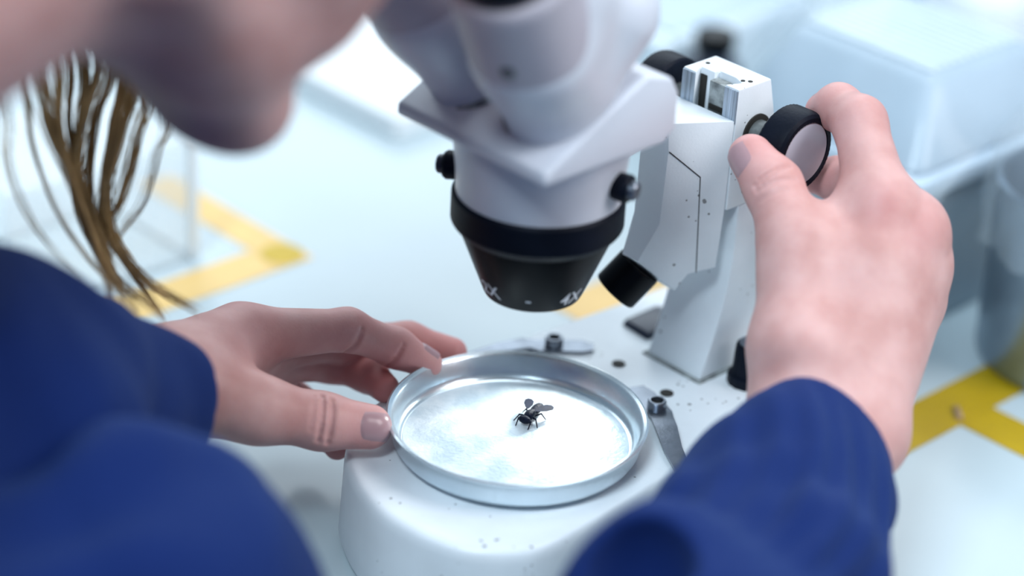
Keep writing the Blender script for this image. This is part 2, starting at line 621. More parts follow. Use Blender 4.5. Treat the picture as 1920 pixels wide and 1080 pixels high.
for (a, b) in ((-0.0199, 0.0771), (0.0087, 0.0755)):
    bm = bmesh.new(); lathe(bm, [(0.0022, 0.0416), (0.0022, 0.0422), (0.0028, 0.0423), (0.0028, 0.0424)], 20, (a, b, 0))
    bm_obj('screw_hole', bm, M['hole'], base, 0)


def clip(pts, zs, w, sc, name='stage_clip'):
    """bent steel strip: path points in u,v with heights zs and widths w; sc: screw position"""
    bm = bmesh.new()
    pts = [Vector((*p, z)) for p, z in zip(pts, zs)]
    rows = []
    for i, p in enumerate(pts):
        t = (pts[min(i + 1, len(pts) - 1)] - pts[max(i - 1, 0)]); t.z = 0; t.normalize()
        s = Vector((-t.y, t.x, 0)) * w[i] / 2
        rows.append([bm.verts.new(p - s), bm.verts.new(p + s), bm.verts.new(p + s + Vector((0, 0, .0009))), bm.verts.new(p - s + Vector((0, 0, .0009)))])
    for A, B_ in zip(rows, rows[1:]):
        for i in range(4):
            bm.faces.new((A[i], A[(i + 1) % 4], B_[(i + 1) % 4], B_[i]))
    bm.faces.new(rows[0][::-1]); bm.faces.new(rows[-1])
    o = bm_obj(name, bm, M['steel'], mic, 0, angle=20)
    bm = bmesh.new()
    lathe(bm, [(0.0038, 0.0), (0.0038, 0.0034), (0.0034, 0.0040), (0.0026, 0.0040), (0.0024, 0.0016)], 28, (*sc, zs[1] + 0.0008))
    s = bm_obj('clip_screw', bm, M['steel'], o, 0, angle=25)
    bm = bmesh.new(); lathe(bm, [(0.0023, 0.0), (0.0023, 0.0006)], 6, (*sc, zs[1] + 0.0024)); bm_obj('hex_socket', bm, M['hole'], o, 0)
    return o


clip([(-0.0015, 0.0685), (0.0040, 0.0660), (0.0185, 0.0610), (0.0228, 0.0575), (0.0300, 0.0520), (0.0420, 0.0430), (0.0620, 0.0310)],
     [0.0424, 0.0424, 0.0424, 0.0440, 0.0452, 0.0448, 0.0440], [0.006, 0.0105, 0.0105, 0.0090, 0.0088, 0.0075, 0.0055], (0.0155, 0.0622))
clip([(-0.0350, 0.0775), (-0.0385, 0.0745), (-0.0470, 0.0650), (-0.0500, 0.0605), (-0.0530, 0.0560), (-0.0560, 0.045), (-0.0600, 0.022)],
     [0.0424, 0.0424, 0.0424, 0.0424, 0.0440, 0.0445, 0.0440], [0.005, 0.0098, 0.0098, 0.0090, 0.0085, 0.007, 0.0055], (-0.0462, 0.0655))

# column with the focusing block on top: one casting, seen from the right side
bm = bmesh.new()
prism_x(bm, [(0.0928, 0.0425), (0.0960, 0.0520), (0.0993, 0.0618), (0.1022, 0.0720), (0.1044, 0.0821), (0.1056, 0.0930), (0.1058, 0.1020),
             (0.1055, 0.1175), (0.1200, 0.1176), (0.1320, 0.1176), (0.1385, 0.0900), (0.1440, 0.0425)], -0.0187, 0.0105)
colm = bm_obj('column', bm, M['paint'], mic, 0.0006, 2, angle=28)
bm = bmesh.new()
prism(bm, [(-0.0205, 0.0915), (0.0122, 0.0910), (0.0122, 0.146), (-0.0205, 0.146)], 0.0418, 0.0428)
bm_obj('foot_gasket', bm, M['grime'], colm, 0.0003, 1)
bm = bmesh.new()
bot = [(-0.0187, 0.0984), (-0.0118, 0.0984), (-0.0145, 0.1040), (-0.0072, 0.1040), (-0.0072, 0.1068), (0.0012, 0.1068), (0.0060, 0.1048),
       (0.0032, 0.0984), (0.0105, 0.0984), (0.0105, 0.1310), (-0.0187, 0.1310)]
top = bot[:9] + [(0.0105, 0.1172), (-0.0187, 0.1172)]
prism(bm, bot, 0.1175, 0.169, top)
blk = bm_obj('focus_block', bm, M['paint'], mic, 0.0007, 2, angle=30)
for (a, b, c2) in ((-0.0187, -0.0119, 0), (0.0033, 0.0105, 0)):
    bm = bmesh.new(); box(bm, ((a + b) / 2, 0.09825, 0.1615), (b - a - 0.0006, 0.0006, 0.0135)); bm_obj('milled_face', bm, M['milled'], blk, 0)
bm = bmesh.new(); box(bm, (-0.0024, 0.1038, 0.1600), (0.0094, 0.0050, 0.0130)); bm_obj('gib_strip', bm, M['grime'], blk, 0.0005)
bm = bmesh.new(); box(bm, (-0.0122, 0.1036, 0.1590), (0.0034, 0.0006, 0.0150)); bm_obj('rack_edge', bm, M['hole'], blk, 0.0003)
bm = bmesh.new(); box(bm, (-0.0024, 0.1010, 0.1562), (0.0070, 0.0008, 0.0020)); bm_obj('rack_slot', bm, M['hole'], blk, 0)
for (a, b, r) in ((-0.0150, 0.1085, 0.0010), (0.0074, 0.1083, 0.0010), (0.0052, 0.1065, 0.0009)):
    bm = bmesh.new(); lathe(bm, [(r, 0.1685), (r, 0.16915)], 14, (a, b, 0)); bm_obj('pin_hole', bm, M['hole'], blk, 0)

# sliding carriage on the block, with the arm that carries the head
sv = Vector((-0.0139, -0.0229, 0)).normalized()
nv = Vector((0.0229, -0.0139, 0)).normalized()


def on_arm(s, z):
    return Vector((0.0103, 0.0986, z)) + sv * s + nv * 0.00012


bm = bmesh.new()
poly = [(0.0004, 0.1560), (0.0008, 0.1165), (0.0020, 0.0926), (0.0131, 0.0902), (0.0180, 0.0831), (0.0345, 0.0971), (0.0268, 0.1131), (0.0260, 0.1440), (0.0268, 0.1560)]
A = [bm.verts.new(on_arm(a, z)) for a, z in poly]
B_ = [bm.verts.new(Vector((-0.0187 - 0.35 * (0.0103 + sv.x * a), 0, 0)) + Vector((0, on_arm(a, z).y, z))) for a, z in poly]
bm.faces.new(A); bm.faces.new(B_[::-1])
for i in range(len(A)):
    bm.faces.new((A[i], B_[i], B_[(i + 1) % len(A)], A[(i + 1) % len(A)]))
car = bm_obj('focus_carriage', bm, M['paint'], mic, 0.0004, 2, angle=25)


bm = bmesh.new()
tube(bm, [on_arm(0.0256, 0.1441), on_arm(0.0121, 0.1327)], 0.00028, 6)
tube(bm, [on_arm(0.0121, 0.1327), on_arm(0.0099, 0.0908)], 0.00022, 6)
bm_obj('cover_seam', bm, M['seam'], car, 0)
bm = bmesh.new()      # forward bracket to the head
prism(bm, [(-0.0045, 0.0765), (-0.0060, 0.070), (0.0010, 0.038), (-0.018, 0.038), (-0.0220, 0.070), (-0.0200, 0.0765)], 0.1480, 0.1558)
bm_obj('head_bracket', bm, M['paint_head'], mic, 0.001, 2)

# focus knobs
KV, KZ = 0.111, 0.148
bm = bmesh.new(); lathe(bm, [(0.0078, 0.0100), (0.0078, 0.0112), (0.0066, 0.0114)], 36, (0, KV, KZ), (1, 0, 0)); bm_obj('shaft_collar', bm, M['hole'], blk, 0)
bm = bmesh.new(); lathe(bm, [(0.0056, 0.0105), (0.0056, 0.0240)], 32, (0, KV, KZ), (1, 0, 0)); bm_obj('focus_shaft', bm, M['bronze'], mic, 0, angle=30)
bm = bmesh.new(); lathe(bm, [(0.0009, 0.0), (0.0009, 0.0002)], 12, (0.0185, KV - 0.0046, KZ - 0.0032), (0, -0.82, -0.57)); bm_obj('grub_screw', bm, M['hole'], mic, 0)


def knob(sgn):
    bm = bmesh.new()
    lathe(bm, [(0.0130, 0.0228), (0.0155, 0.0232), (0.0164, 0.0242), (0.0165, 0.0335), (0.0160, 0.0352), (0.0148, 0.0362), (0.0130, 0.0362), (0.0128, 0.0355)],
          96, (UC * 2 * (sgn < 0) * 1.0, KV, KZ), (sgn, 0, 0), knurl=0.012)
    k = bm_obj('focus_knob', bm, M['rubber'], mic, 0, angle=30)
    bm = bmesh.new()
    lathe(bm, [(0.0127, 0.0345), (0.0127, 0.0357), (0.0122, 0.0361), (0.006, 0.0366), (0.001, 0.0367)], 64, (UC * 2 * (sgn < 0), KV, KZ), (sgn, 0, 0))
    bm_obj('knob_cap', bm, M['pink_grey'] if sgn > 0 else M['rubber'], k, 0, angle=40)
    return k


knob(1)
knob(-1)
bm = bmesh.new()
lathe(bm, [(0.0060, 0.0095), (0.0060, 0.0125), (0.0078, 0.0128), (0.0078, 0.0160), (0.0064, 0.0165), (0.0064, 0.024)], 32, (UC * 2, KV, KZ), (-1, 0, 0))
bm_obj('focus_shaft', bm, M['bronze'], mic, 0, angle=30)

# black switch and dial on the base beside the column
bm = bmesh.new()
prism(bm, [(-0.0425, 0.1020), (-0.0265, 0.1005), (-0.0235, 0.1180), (-0.0330, 0.1270), (-0.0430, 0.1230)], 0.0420, 0.0450,
      [(-0.0415, 0.1030), (-0.0275, 0.1018), (-0.0250, 0.1175), (-0.0330, 0.1258), (-0.0418, 0.1222)])
bm_obj('rocker_switch', bm, M['navyplastic'], mic, 0.0005)
bm = bmesh.new()
lathe(bm, [(0.0085, 0.0), (0.0085, 0.004), (0.0068, 0.0045), (0.0062, 0.017), (0.0058, 0.018)], 28, (0.0225, 0.1085, 0.0418), knurl=0.04)
dl = bm_obj('lamp_dial', bm, M['rubber'], mic, 0, angle=30)
bm = bmesh.new(); lathe(bm, [(0.0050, 0.0), (0.0050, 0.0007), (0.0045, 0.001)], 28, (0.0225, 0.1085, 0.0598)); bm_obj('dial_cap', bm, M['steel'], dl, 0)

# lamp under the carriage
ldir = (sv * 0.648 + Vector((0, 0, -0.762))).normalized()
la = on_arm(0.0262, 0.0901) + Vector((-0.0098, 0, 0)) - ldir * 0.001
lb = Vector((0.000, 0.000, 0.046))
bm = bmesh.new()
lathe(bm, [(0.0092, 0.0), (0.0096, 0.0006), (0.0096, 0.0142), (0.0092, 0.0148), (0.0082, 0.0148), (0.0080, 0.0125)], 48, la, ldir)
lamp = bm_obj('stage_lamp', bm, M['black'], mic, 0, angle=25)
bm = bmesh.new(); lathe(bm, [(0.0081, 0.0128), (0.0078, 0.0136), (0.003, 0.0144), (0.0005, 0.0145)], 32, la, ldir)
bm_obj('lamp_lens', bm, M['boxrim'], lamp, 0)
sl = bpy.data.lights.new('stage_lamp_light', 'SPOT')
sl.energy = 0.23; sl.spot_size = math.radians(70); sl.spot_blend = 0.7; sl.shadow_soft_size = 0.006; sl.color = (0.95, 1.0, 0.98)
so = bpy.data.objects.new('stage_lamp_light', sl); COL.objects.link(so); so.parent = mic
so.location = la + ldir * 0.020
so.rotation_euler = (lb + Vector((0.004, 0, 0)) - so.location).to_track_quat('-Z', 'Y').to_euler()

# objective cone with zoom ring
ax3 = (AX[0], AX[1], 0)
bm = bmesh.new()
lathe(bm, [(0.0120, 0.1065), (0.0168, 0.1060), (0.0184, 0.1063), (0.0190, 0.1075), (0.0292, 0.1330), (0.0292, 0.1345)], 96, ax3, cap0=True)
obj = bm_obj('objective_cone', bm, M['black'], mic, 0, angle=25)
bm = bmesh.new(); lathe(bm, [(0.0119, 0.1062), (0.001, 0.1070)], 48, ax3); bm_obj('objective_lens', bm, M['navyplastic'], obj, 0)
bm = bmesh.new(); lathe(bm, [(0.0290, 0.1325), (0.0312, 0.1345), (0.0322, 0.1360), (0.0322, 0.1462), (0.0314, 0.1474), (0.029, 0.1474)], 160, ax3, knurl=0.006)
bm_obj('zoom_ring', bm, M['rubber'], mic, 0, angle=25)
bm = bmesh.new(); lathe(bm, [(0.0308, 0.1470), (0.0312, 0.1560), (0.0322, 0.1640), (0.0325, 0.1755)], 96, ax3)
bm_obj('head_neck', bm, M['paint_head'], mic, 0, angle=25)


def cone_text(txt, az, z0, size):
    cu = bpy.data.curves.new('t', 'FONT'); cu.body = txt; cu.size = size; cu.align_x = 'CENTER'; cu.offset = size * 0.012
    t = bpy.data.objects.new('t', cu); COL.objects.link(t)
    dg = bpy.context.evaluated_depsgraph_get()
    me = bpy.data.meshes.new_from_object(t.evaluated_get(dg))
    bpy.data.objects.remove(t)
    bm = bmesh.new(); bm.from_mesh(me)
    bmesh.ops.subdivide_edges(bm, edges=[e for e in bm.edges if e.calc_length() > 0.001], cuts=2)
    bmesh.ops.triangulate(bm, faces=bm.faces)
    s = (0.0292 - 0.0190) / (0.1330 - 0.1075)
    for v in bm.verts:
        z = z0 + v.co.y
        r = 0.0190 + (z - 0.1075) * s + 0.00012
        a = az + v.co.x / r
        v.co = Vector((AX[0] + r * math.cos(a), AX[1] + r * math.sin(a), z))
    return bm_obj('zoom_marking', bm, M['white_text'], obj, 0, smooth=False)


CAMAZ = -math.pi / 4 - 0.0          # azimuth (in microscope axes) that faces the camera: (u, v) = (+, -) direction
cone_text('2X', CAMAZ - math.radians(49), 0.1095, 0.0080)
cone_text('4X', CAMAZ + math.radians(44), 0.1088, 0.0080)
cone_text('-', CAMAZ - math.radians(4), 0.1100, 0.0072)

# zoom knobs on the neck
for (p, d) in (((-0.0255, -0.0062, 0.1525), (-0.86, -0.51, -0.05)), ((0.0212, 0.0155, 0.1585), (0.95, 0.30, -0.05))):
    bm = bmesh.new(); lathe(bm, [(0.0030, -0.002), (0.0030, 0.004), (0.0052, 0.0045), (0.0055, 0.0095), (0.0048, 0.0105)], 28, p, d, knurl=0.03)
    zk = bm_obj('zoom_lever', bm, M['rubber'], mic, 0, angle=30)
    bm = bmesh.new(); lathe(bm, [(0.0036, 0.0103), (0.0036, 0.0125), (0.003, 0.0132)], 24, p, d)
    bm_obj('lever_cap', bm, M['steel'] if d[0] > 0 else M['navyplastic'], zk, 0, angle=30)

# wedge-shaped head plate, tilted towards the eyes
bm = bmesh.new()
HW = 0.040
sl30 = math.tan(math.radians(30.5))
prof = [(-0.0305, 0.1745), (0.0290, 0.1750), (0.0350, 0.1790), (0.0350, 0.1930), (0.0310, 0.2000), (0.0180, 0.1780 + sl30 * 0.0440), (-0.0305, 0.1795)]
prism_x(bm, prof, UC - HW + 0.003, UC + HW)
head = bm_obj('head_plate', bm, M['paint_head'], mic, 0.0016, 3, angle=30)
TN = Vector((0, -0.5, 0.866))


def tube_side(s):
    b = Vector((UC + s * 0.0200, -0.0085, 0.1915))
    ax = (TN + Vector((s * 0.17, 0, 0))).normalized()
    bn = np.array
    back = Vector((0, 0.030, 0.012))
    f0 = b - ax * 0.004
    node = G(0.012, cone(f0, b + ax * 0.034, 0.0165, 0.0200), cone(b + back * 0.45 + ax * 0.012, b + back + ax * 0.026, 0.0175, 0.0200),
             cone(b + ax * 0.034, b + ax * 0.050 + back * 0.5, 0.0195, 0.0190))
    lo = np.min([f0, b + back + ax * 0.06, b + ax * 0.06], 0) - 0.03
    hi = np.max([f0, b + back + ax * 0.06, b + ax * 0.06], 0) + 0.03
    h = sdf_obj('prism_housing', node, lo, hi, 0.0014, M['paint_head'], mic)
    bm = bmesh.new(); lathe(bm, [(0.0182, -0.0035), (0.0182, -0.0010)], 48, b, ax); bm_obj('housing_joint', bm, M['grime'], h, 0)
    c = b + ax * 0.036
    bm = bmesh.new(); lathe(bm, [(0.0205, 0.0), (0.0222, 0.002), (0.0222, 0.037), (0.0210, 0.039), (0.0175, 0.040), (0.0175, 0.046)], 64, c, ax)
    col_ = bm_obj('eyepiece_tube', bm, M['pink_grey'], mic, 0, angle=30)
    bm = bmesh.new(); lathe(bm, [(0.0180, 0.041), (0.0195, 0.042), (0.0195, 0.052), (0.0180, 0.058), (0.0150, 0.062), (0.0130, 0.062), (0.0125, 0.056)], 64, c, ax)
    ey = bm_obj('eyepiece', bm, M['rubber'], mic, 0, angle=30)
    bm = bmesh.new(); lathe(bm, [(0.0126, 0.0565), (0.008, 0.058), (0.0005, 0.0585)], 40, c, ax); bm_obj('eye_lens', bm, M['navyplastic'], ey, 0)
    return h, col_, c, ax


tube_side(-1)
h_, col_, c_, ax_ = tube_side(1)
# small dark clamp screw on the collar, facing the camera
side = Vector((0.45, -0.85, -0.10)); side = (side - ax_ * side.dot(ax_)).normalized()
bm = bmesh.new(); lathe(bm, [(0.0026, 0.0205), (0.0026, 0.0226), (0.0012, 0.0228)], 20, c_ + ax_ * 0.012, side); bm_obj('clamp_screw', bm, M['darksteel'], col_, 0)

# ------------------------------------------------------------------ dish and fly
ZD = 0.0440
dish = empty('specimen_dish', (0, 0, ZD), 0)
tag(dish, 'shallow silvery round dish with a fly, held on the microscope stage', 'dish')
bm = bmesh.new()
lathe(bm, [(0.0445, 0.0), (0.0465, 0.0012), (0.0478, 0.0035), (0.0490, 0.0105), (0.0500, 0.0112), (0.0502, 0.0120), (0.0494, 0.0124), (0.0486, 0.0118), (0.0474, 0.0110),
           (0.0462, 0.0042), (0.0448, 0.0022), (0.0436, 0.0014)], 128, closed=False, cap0=True, cap1=True)
bm_obj('dish_wall', bm, M['dish'], dish, 0, angle=50)
bm = bmesh.new(); lathe(bm, [(0.0434, 0.0013), (0.0434, 0.0017), (0.0428, 0.0019)], 96); bm_obj('frosted_floor', bm, M['frost'], dish, 0, angle=50)

fp = None
d_ = FWD + RT * (994 - 960) / FPX + UP * (540 - 788) / FPX
fp = CAM + d_ * ((ZD + 0.0019) - CAM[2]) / d_[2]
hd = CAM + (FWD + RT * (978 - 960) / FPX + UP * (540 - 803) / FPX) * 1.0
hd = CAM + (hd - CAM) * ((ZD + 0.0019) - CAM[2]) / (hd - CAM)[2]
fdir = Vector(hd - fp); fdir.z = 0; fdir.normalize()
fs = Vector((-fdir.y, fdir.x, 0)); fz = Vector((0, 0, 1))
fly = empty('fly', fp, 0)
tag(fly, 'small black fly with spread wings lying on the dish floor', 'fly')


def fl_(a, b, c):
    return (fdir * a + fs * b + fz * c) * 1.5


R_f = np.array([fdir, fs, fz])
node = G(0.0005, ell(fl_(0.0005, 0, 0.0019), (0.0032, 0.0020, 0.0020), R_f), ell(fl_(-0.0034, 0, 0.0017), (0.0045, 0.0020, 0.0017), R_f),
         ell(fl_(0.0031, 0, 0.0017), (0.0015, 0.0021, 0.0016), R_f), ball(fl_(0.0033, 0.0009, 0.0019), 0.0012), ball(fl_(0.0033, -0.0009, 0.0019), 0.0012))
legs = []
for s in (-1, 1):
    for (a0, a1, a2, o1, o2) in ((0.0016, 0.0032, 0.0046, 0.0018, 0.0018), (0.0004, 0.0016, 0.0026, 0.0024, 0.0034), (-0.0008, -0.0018, -0.0022, 0.0022, 0.0034)):
        p0, p1, p2 = fl_(a0, s * 0.0009, 0.0012), fl_(a1, s * o1, 0.0018), fl_(a2, s * o2, 0.0002)
        legs += [cone(p0, p1, 0.0004, 0.0003), cone(p1, p2, 0.0003, 0.00022)]
node = G(0.0002, node, *legs)
sdf_obj('fly_body', node, (-0.013, -0.013, -0.0008), (0.013, 0.013, 0.0075), 0.0002, M['fly'], fly)
for s, ang in ((-1, 20), (1, 24)):
    bm = bmesh.new()
    a = math.radians(180 - s * -ang) if s < 0 else math.radians(180 + ang)
    a = math.radians(180 + s * ang)
    wd = fdir * math.cos(a) + fs * -math.sin(a) * -1
    wd = fdir * math.cos(math.radians(180 - ang)) + fs * s * math.sin(math.radians(180 - ang))
    ws = fz.cross(wd)
    pts = [(0, 0), (0.0015, 0.0008), (0.0040, 0.0015), (0.0062, 0.0014), (0.0076, 0.0006), (0.0078, -0.0004), (0.0066, -0.0013), (0.0040, -0.0013), (0.0014, -0.0006)]
    b0 = fl_(0.0002, s * 0.0010, 0.0031)
    q = [b0 + wd * x * 1.25 + ws * y * 1.3 + fz * (-0.00012 * x / 0.001 + 0.0004 * math.sin(y / 0.0014)) for x, y in pts]
    lo_ = [bm.verts.new(p) for p in q]; hi_ = [bm.verts.new(p + fz * 0.00012) for p in q]
    bm.faces.new(lo_[::-1]); bm.faces.new(hi_)
    for i in range(len(q)):
        bm.faces.new((lo_[i], lo_[(i + 1) % len(q)], hi_[(i + 1) % len(q)], hi_[i]))
    bm_obj('wing', bm, M['wing'], fly, 0)

# ------------------------------------------------------------------ things behind
# white foam tray (upper left)
bm = bmesh.new()
tr = empty('foam_tray', W(-0.42, 0.36, 0), RZ)
tag(tr, 'white foam tray behind the microscope eyepieces, beside the face', 'tray')
prism(bm, [(-0.20, -0.15), (0.11, -0.15), (0.11, 0.15), (-0.20, 0.15)], 0, 0.009)
bm_obj('tray_body', bm, M['tray'], tr, 0.002)
for (a, b, c2, d) in ((-0.20, 0.11, -0.15, -0.142), (-0.20, 0.11, 0.142, 0.15), (-0.20, -0.192, -0.142, 0.142), (0.102, 0.11, -0.142, 0.142)):
    bm = bmesh.new(); box(bm, ((a + b) / 2, (c2 + d) / 2, 0.0105), (b - a, d - c2, 0.003)); bm_obj('tray_rim', bm, M['tray'], tr, 0.001)

# clear acrylic stand (far left)
ac = empty('acrylic_stand', W(-0.300, -0.005, 0), RZ)
tag(ac, 'clear acrylic stand on the bench behind the hanging hair', 'stand')
bm = bmesh.new(); box(bm, (0.034, 0.0, 0.030), (0.003, 0.10, 0.060)); bm_obj('side_panel', bm, M['acrylic'], ac, 0)
bm = bmesh.new(); box(bm, (-0.034, 0.0, 0.030), (0.003, 0.10, 0.060)); bm_obj('side_panel', bm, M['acrylic'], ac, 0)
bm = bmesh.new(); box(bm, (0, 0.0485, 0.030), (0.064, 0.003, 0.060)); bm_obj('back_panel', bm, M['acrylic'], ac, 0)
bm = bmesh.new(); box(bm, (0, 0, 0.0615), (0.072, 0.102, 0.003)); bm_obj('top_panel', bm, M['acrylic'], ac, 0)
bm = bmesh.new(); box(bm, (0.0345, 0.0495, 0.0305), (0.0045, 0.0045, 0.061)); bm_obj('corner_strip', bm, M['acryl_edge'], ac, 0.0008)

# grey-blue box with a milky ribbed cover, under clear film (upper right)
bx = empty('storage_box', W(-0.060, 0.315, 0), RZ)
tag(bx, 'blue-grey plastic box with ribbed cover under clear film, behind the right hand', 'box')
bm = bmesh.new()
prism(bm, [(-0.052, -0.066), (0.055, -0.066), (0.055, 0.056), (-0.052, 0.056)], 0, 0.074, [(-0.055, -0.070), (0.058, -0.070), (0.058, 0.060), (-0.055, 0.060)])
bm_obj('box_body', bm, M['boxgrey'], bx, 0.004, 3)
bm = bmesh.new()
prism(bm, [(-0.059, -0.074), (0.061, -0.074), (0.061, 0.064), (-0.059, 0.064)], 0.0735, 0.083)
bm_obj('box_rim', bm, M['boxrim'], bx, 0.002, 2)
bm = bmesh.new()
prism(bm, [(-0.056, -0.072), (0.058, -0.072), (0.058, 0.060), (-0.056, 0.060)], 0.083, 0.117, [(-0.046, -0.040), (0.036, -0.040), (0.036, 0.034), (-0.046, 0.034)])
cv = bm_obj('cover', bm, M['boxlid'], bx, 0.006, 3)
for i in range(12):
    bm = bmesh.new(); box(bm, (-0.005, -0.034 + i * 0.0056, 0.1178), (0.074, 0.0030, 0.0022)); bm_obj('cover_rib', bm, M['slat'], cv, 0.0006, 1)
# clear film draped on the box
bm = bmesh.new()
random.seed(3)
NG = 30
vv = [[None] * NG for _ in range(NG)]
for i in range(NG):
    for j in range(NG):
        x = -0.064 + 0.128 * i / (NG - 1); y = -0.088 + 0.172 * j / (NG - 1)
        dx = max(0, abs(x + 0.004) - 0.042); dy = max(0, abs(y + 0.003) - 0.038)
        d = math.hypot(dx, dy)
        z = 0.1225 - 1.05 * d - 8 * d * d + 0.0035 * math.sin(x * 160 + y * 90) * min(1, d / 0.02) + random.uniform(-.001, .001)
        vv[i][j] = bm.verts.new((x * 1.02, y * 1.02, max(z, 0.072)))
for i in range(NG - 1):
    for j in range(NG - 1):
        bm.faces.new((vv[i][j], vv[i + 1][j], vv[i + 1][j + 1], vv[i][j + 1]))
bm_obj('plastic_film', bm, M['bag'], bx, 0, angle=80)

# metal jar with bag (right edge)
jr = empty('metal_jar', W(0.054, 0.297, 0), RZ)
tag(jr, 'brushed metal jar with a clear plastic bag folded over its mouth', 'jar')
bm = bmesh.new()
lathe(bm, [(0.036, 0.0), (0.040, 0.002), (0.0415, 0.006), (0.0425, 0.085), (0.0435, 0.088), (0.0420, 0.090), (0.0405, 0.088), (0.0400, 0.01)], 64)
bm_obj('jar_body', bm, M['jar'], jr, 0, angle=40)
bm = bmesh.new()
prof = [(0.0455, 0.058), (0.0462, 0.070), (0.0465, 0.085), (0.0450, 0.100), (0.0400, 0.112), (0.0300, 0.120), (0.0150, 0.126), (0.004, 0.135), (0.010, 0.146)]
lathe(bm, prof, 72, cap0=False, cap1=False)
for v in bm.verts:
    a = math.atan2(v.co.y, v.co.x)
    f = 1 + 0.05 * math.sin(a * 9 + v.co.z * 80) + 0.03 * math.sin(a * 17 - v.co.z * 140)
    v.co.x *= f; v.co.y *= f
bm_obj('bag', bm, M['bag'], jr, 0, angle=80)

# ribbed rack at the top and dark bottle beside it
rk = empty('ribbed_rack', W(-0.268, 0.378, 0), RZ)
tag(rk, 'pale ribbed plastic rack at the top edge behind the microscope head', 'rack')
bm = bmesh.new()
prism(bm, [(-0.036, -0.050), (0.036, -0.050), (0.036, 0.075), (-0.036, 0.075)], 0, 0.050)
bm_obj('rack_body', bm, M['slat'], rk, 0.005, 3)
bm = bmesh.new(); box(bm, (0, 0.0125, 0.0503), (0.058, 0.103, 0.001)); bm_obj('rack_inset', bm, M['boxrim'], rk, 0)
for i in range(12):
    bm = bmesh.new(); box(bm, (0, -0.034 + i * 0.0085, 0.0515), (0.056, 0.0042, 0.003)); bm_obj('rack_rib', bm, M['slat'], rk, 0.0006, 1)
bm = bmesh.new()
bt = empty('dark_bottle', W(-0.2125, 0.345, 0), RZ)
tag(bt, 'dark navy bottle standing between the ribbed rack and the pale cabinet', 'bottle')
lathe(bm, [(0.0165, 0), (0.018, 0.002), (0.018, 0.036), (0.014, 0.044), (0.009, 0.047), (0.009, 0.052)], 40); bm_obj('bottle_body', bm, M['navyplastic'], bt, 0, angle=30)
bm = bmesh.new(); lathe(bm, [(0.010, 0.051), (0.011, 0.052), (0.011, 0.060), (0.010, 0.061)], 40); bm_obj('bottle_cap', bm, M['black'], bt, 0, angle=30)
jg = empty('white_canister', W(-0.112, 0.437, 0), RZ)
tag(jg, 'white round canister standing behind the ribbed box at the upper right corner', 'canister')
bm = bmesh.new(); lathe(bm, [(0.028, 0), (0.031, 0.002), (0.031, 0.094), (0.027, 0.104), (0.018, 0.109)], 48); bm_obj('canister_body', bm, M['tray'], jg, 0, angle=40)
bm = bmesh.new(); lathe(bm, [(0.020, 0.108), (0.021, 0.109), (0.021, 0.124), (0.019, 0.126)], 48, knurl=0.03); bm_obj('screw_cap', bm, M['boxrim'], jg, 0, angle=40)
# added blue box standing in for the containers' shadow, upper right background
cb = empty('shade_backdrop', W(-0.02, 0.605, 0), RZ)
tag(cb, 'large pale blue box added in place of bench shadow, blurred at the back right', 'stand-in')
bm = bmesh.new(); box(bm, (0.0, 0.0, 0.14), (0.36, 0.26, 0.27)); bm_obj('backdrop_body', bm, M['backdrop'], cb, 0.012, 3)
bm = bmesh.new(); box(bm, (0.0, -0.132, 0.15), (0.30, 0.004, 0.18)); fpn = bm_obj('front_panel', bm, M['boxrim'], cb, 0.001)
for i in range(4):
    bm = bmesh.new(); lathe(bm, [(0.014, 0), (0.014, 0.002), (0.011, 0.004)], 24, (-0.13 + 0.085 * i, 0.0, 0.0)); bm_obj('rubber_foot', bm, M['rubber'], cb, 0)

# ------------------------------------------------------------------ person
person = empty('person', W(UC, -0.40, 0), 0)
tag(person, 'person in blue jumper leaning over the microscope, holding the dish and focus knob', 'person')
PB = np.array(person.location)


# --- hands -------------------------------------------------------
def finger(j, r):
    return G(0.0045, *[cone(j[i], j[i + 1], r[i], r[i + 1]) for i in range(len(j) - 1)])


def J(*a):
    return [P(*q) for q in a]


# left hand (palm side towards the camera, thumb near, fingers round the far rim)
LW = P(245, 738, 0.870)
lt = J((330, 718, 0.884), (482, 768, 0.892), (604, 790, 0.899), (692, 800, 0.9035))
li = J((452, 630, 0.915), (652, 618, 0.932), (742, 652, 0.9445), (802, 684, 0.9490))
lm = J((478, 640, 0.932), (640, 640, 0.955), (765, 640, 0.968), (848, 660, 0.9685))
lr = J((492, 668, 0.944), (622, 680, 0.966), (690, 700, 0.958), (722, 728, 0.9455))
ll = J((482, 708, 0.950), (556, 752, 0.968), (606, 802, 0.956), (632, 838, 0.946))
EL = P(-420, 900, 0.725)
fd = (EL - LW) / np.linalg.norm(EL - LW)
left = G(0.007,
         G(0.010, cone(LW, lt[0], 0.020, 0.0175), cone(lt[0], lt[1], 0.0165, 0.0120),
           cone(LW, li[0], 0.0165, 0.0115), cone(LW, lm[0], 0.018, 0.0112), cone(LW, lr[0], 0.017, 0.0105), cone(LW, ll[0], 0.017, 0.0100),
           cone(lt[1] * 0.6 + lt[0] * 0.4, li[0] * 0.75 + LW * 0.25, 0.0100, 0.0095),
           cone(LW, LW + fd * 0.06, 0.022, 0.025)),
         finger(lt[1:], [0.0118, 0.0104, 0.0086]),
         G(0.0012, finger(li, [0.0112, 0.0079, 0.0074, 0.0060]), finger(lm, [0.0110, 0.0080, 0.0074, 0.0060]),
           finger(lr, [0.0105, 0.0077, 0.0072, 0.0058]), finger(ll, [0.0098, 0.0068, 0.0063, 0.0052])))


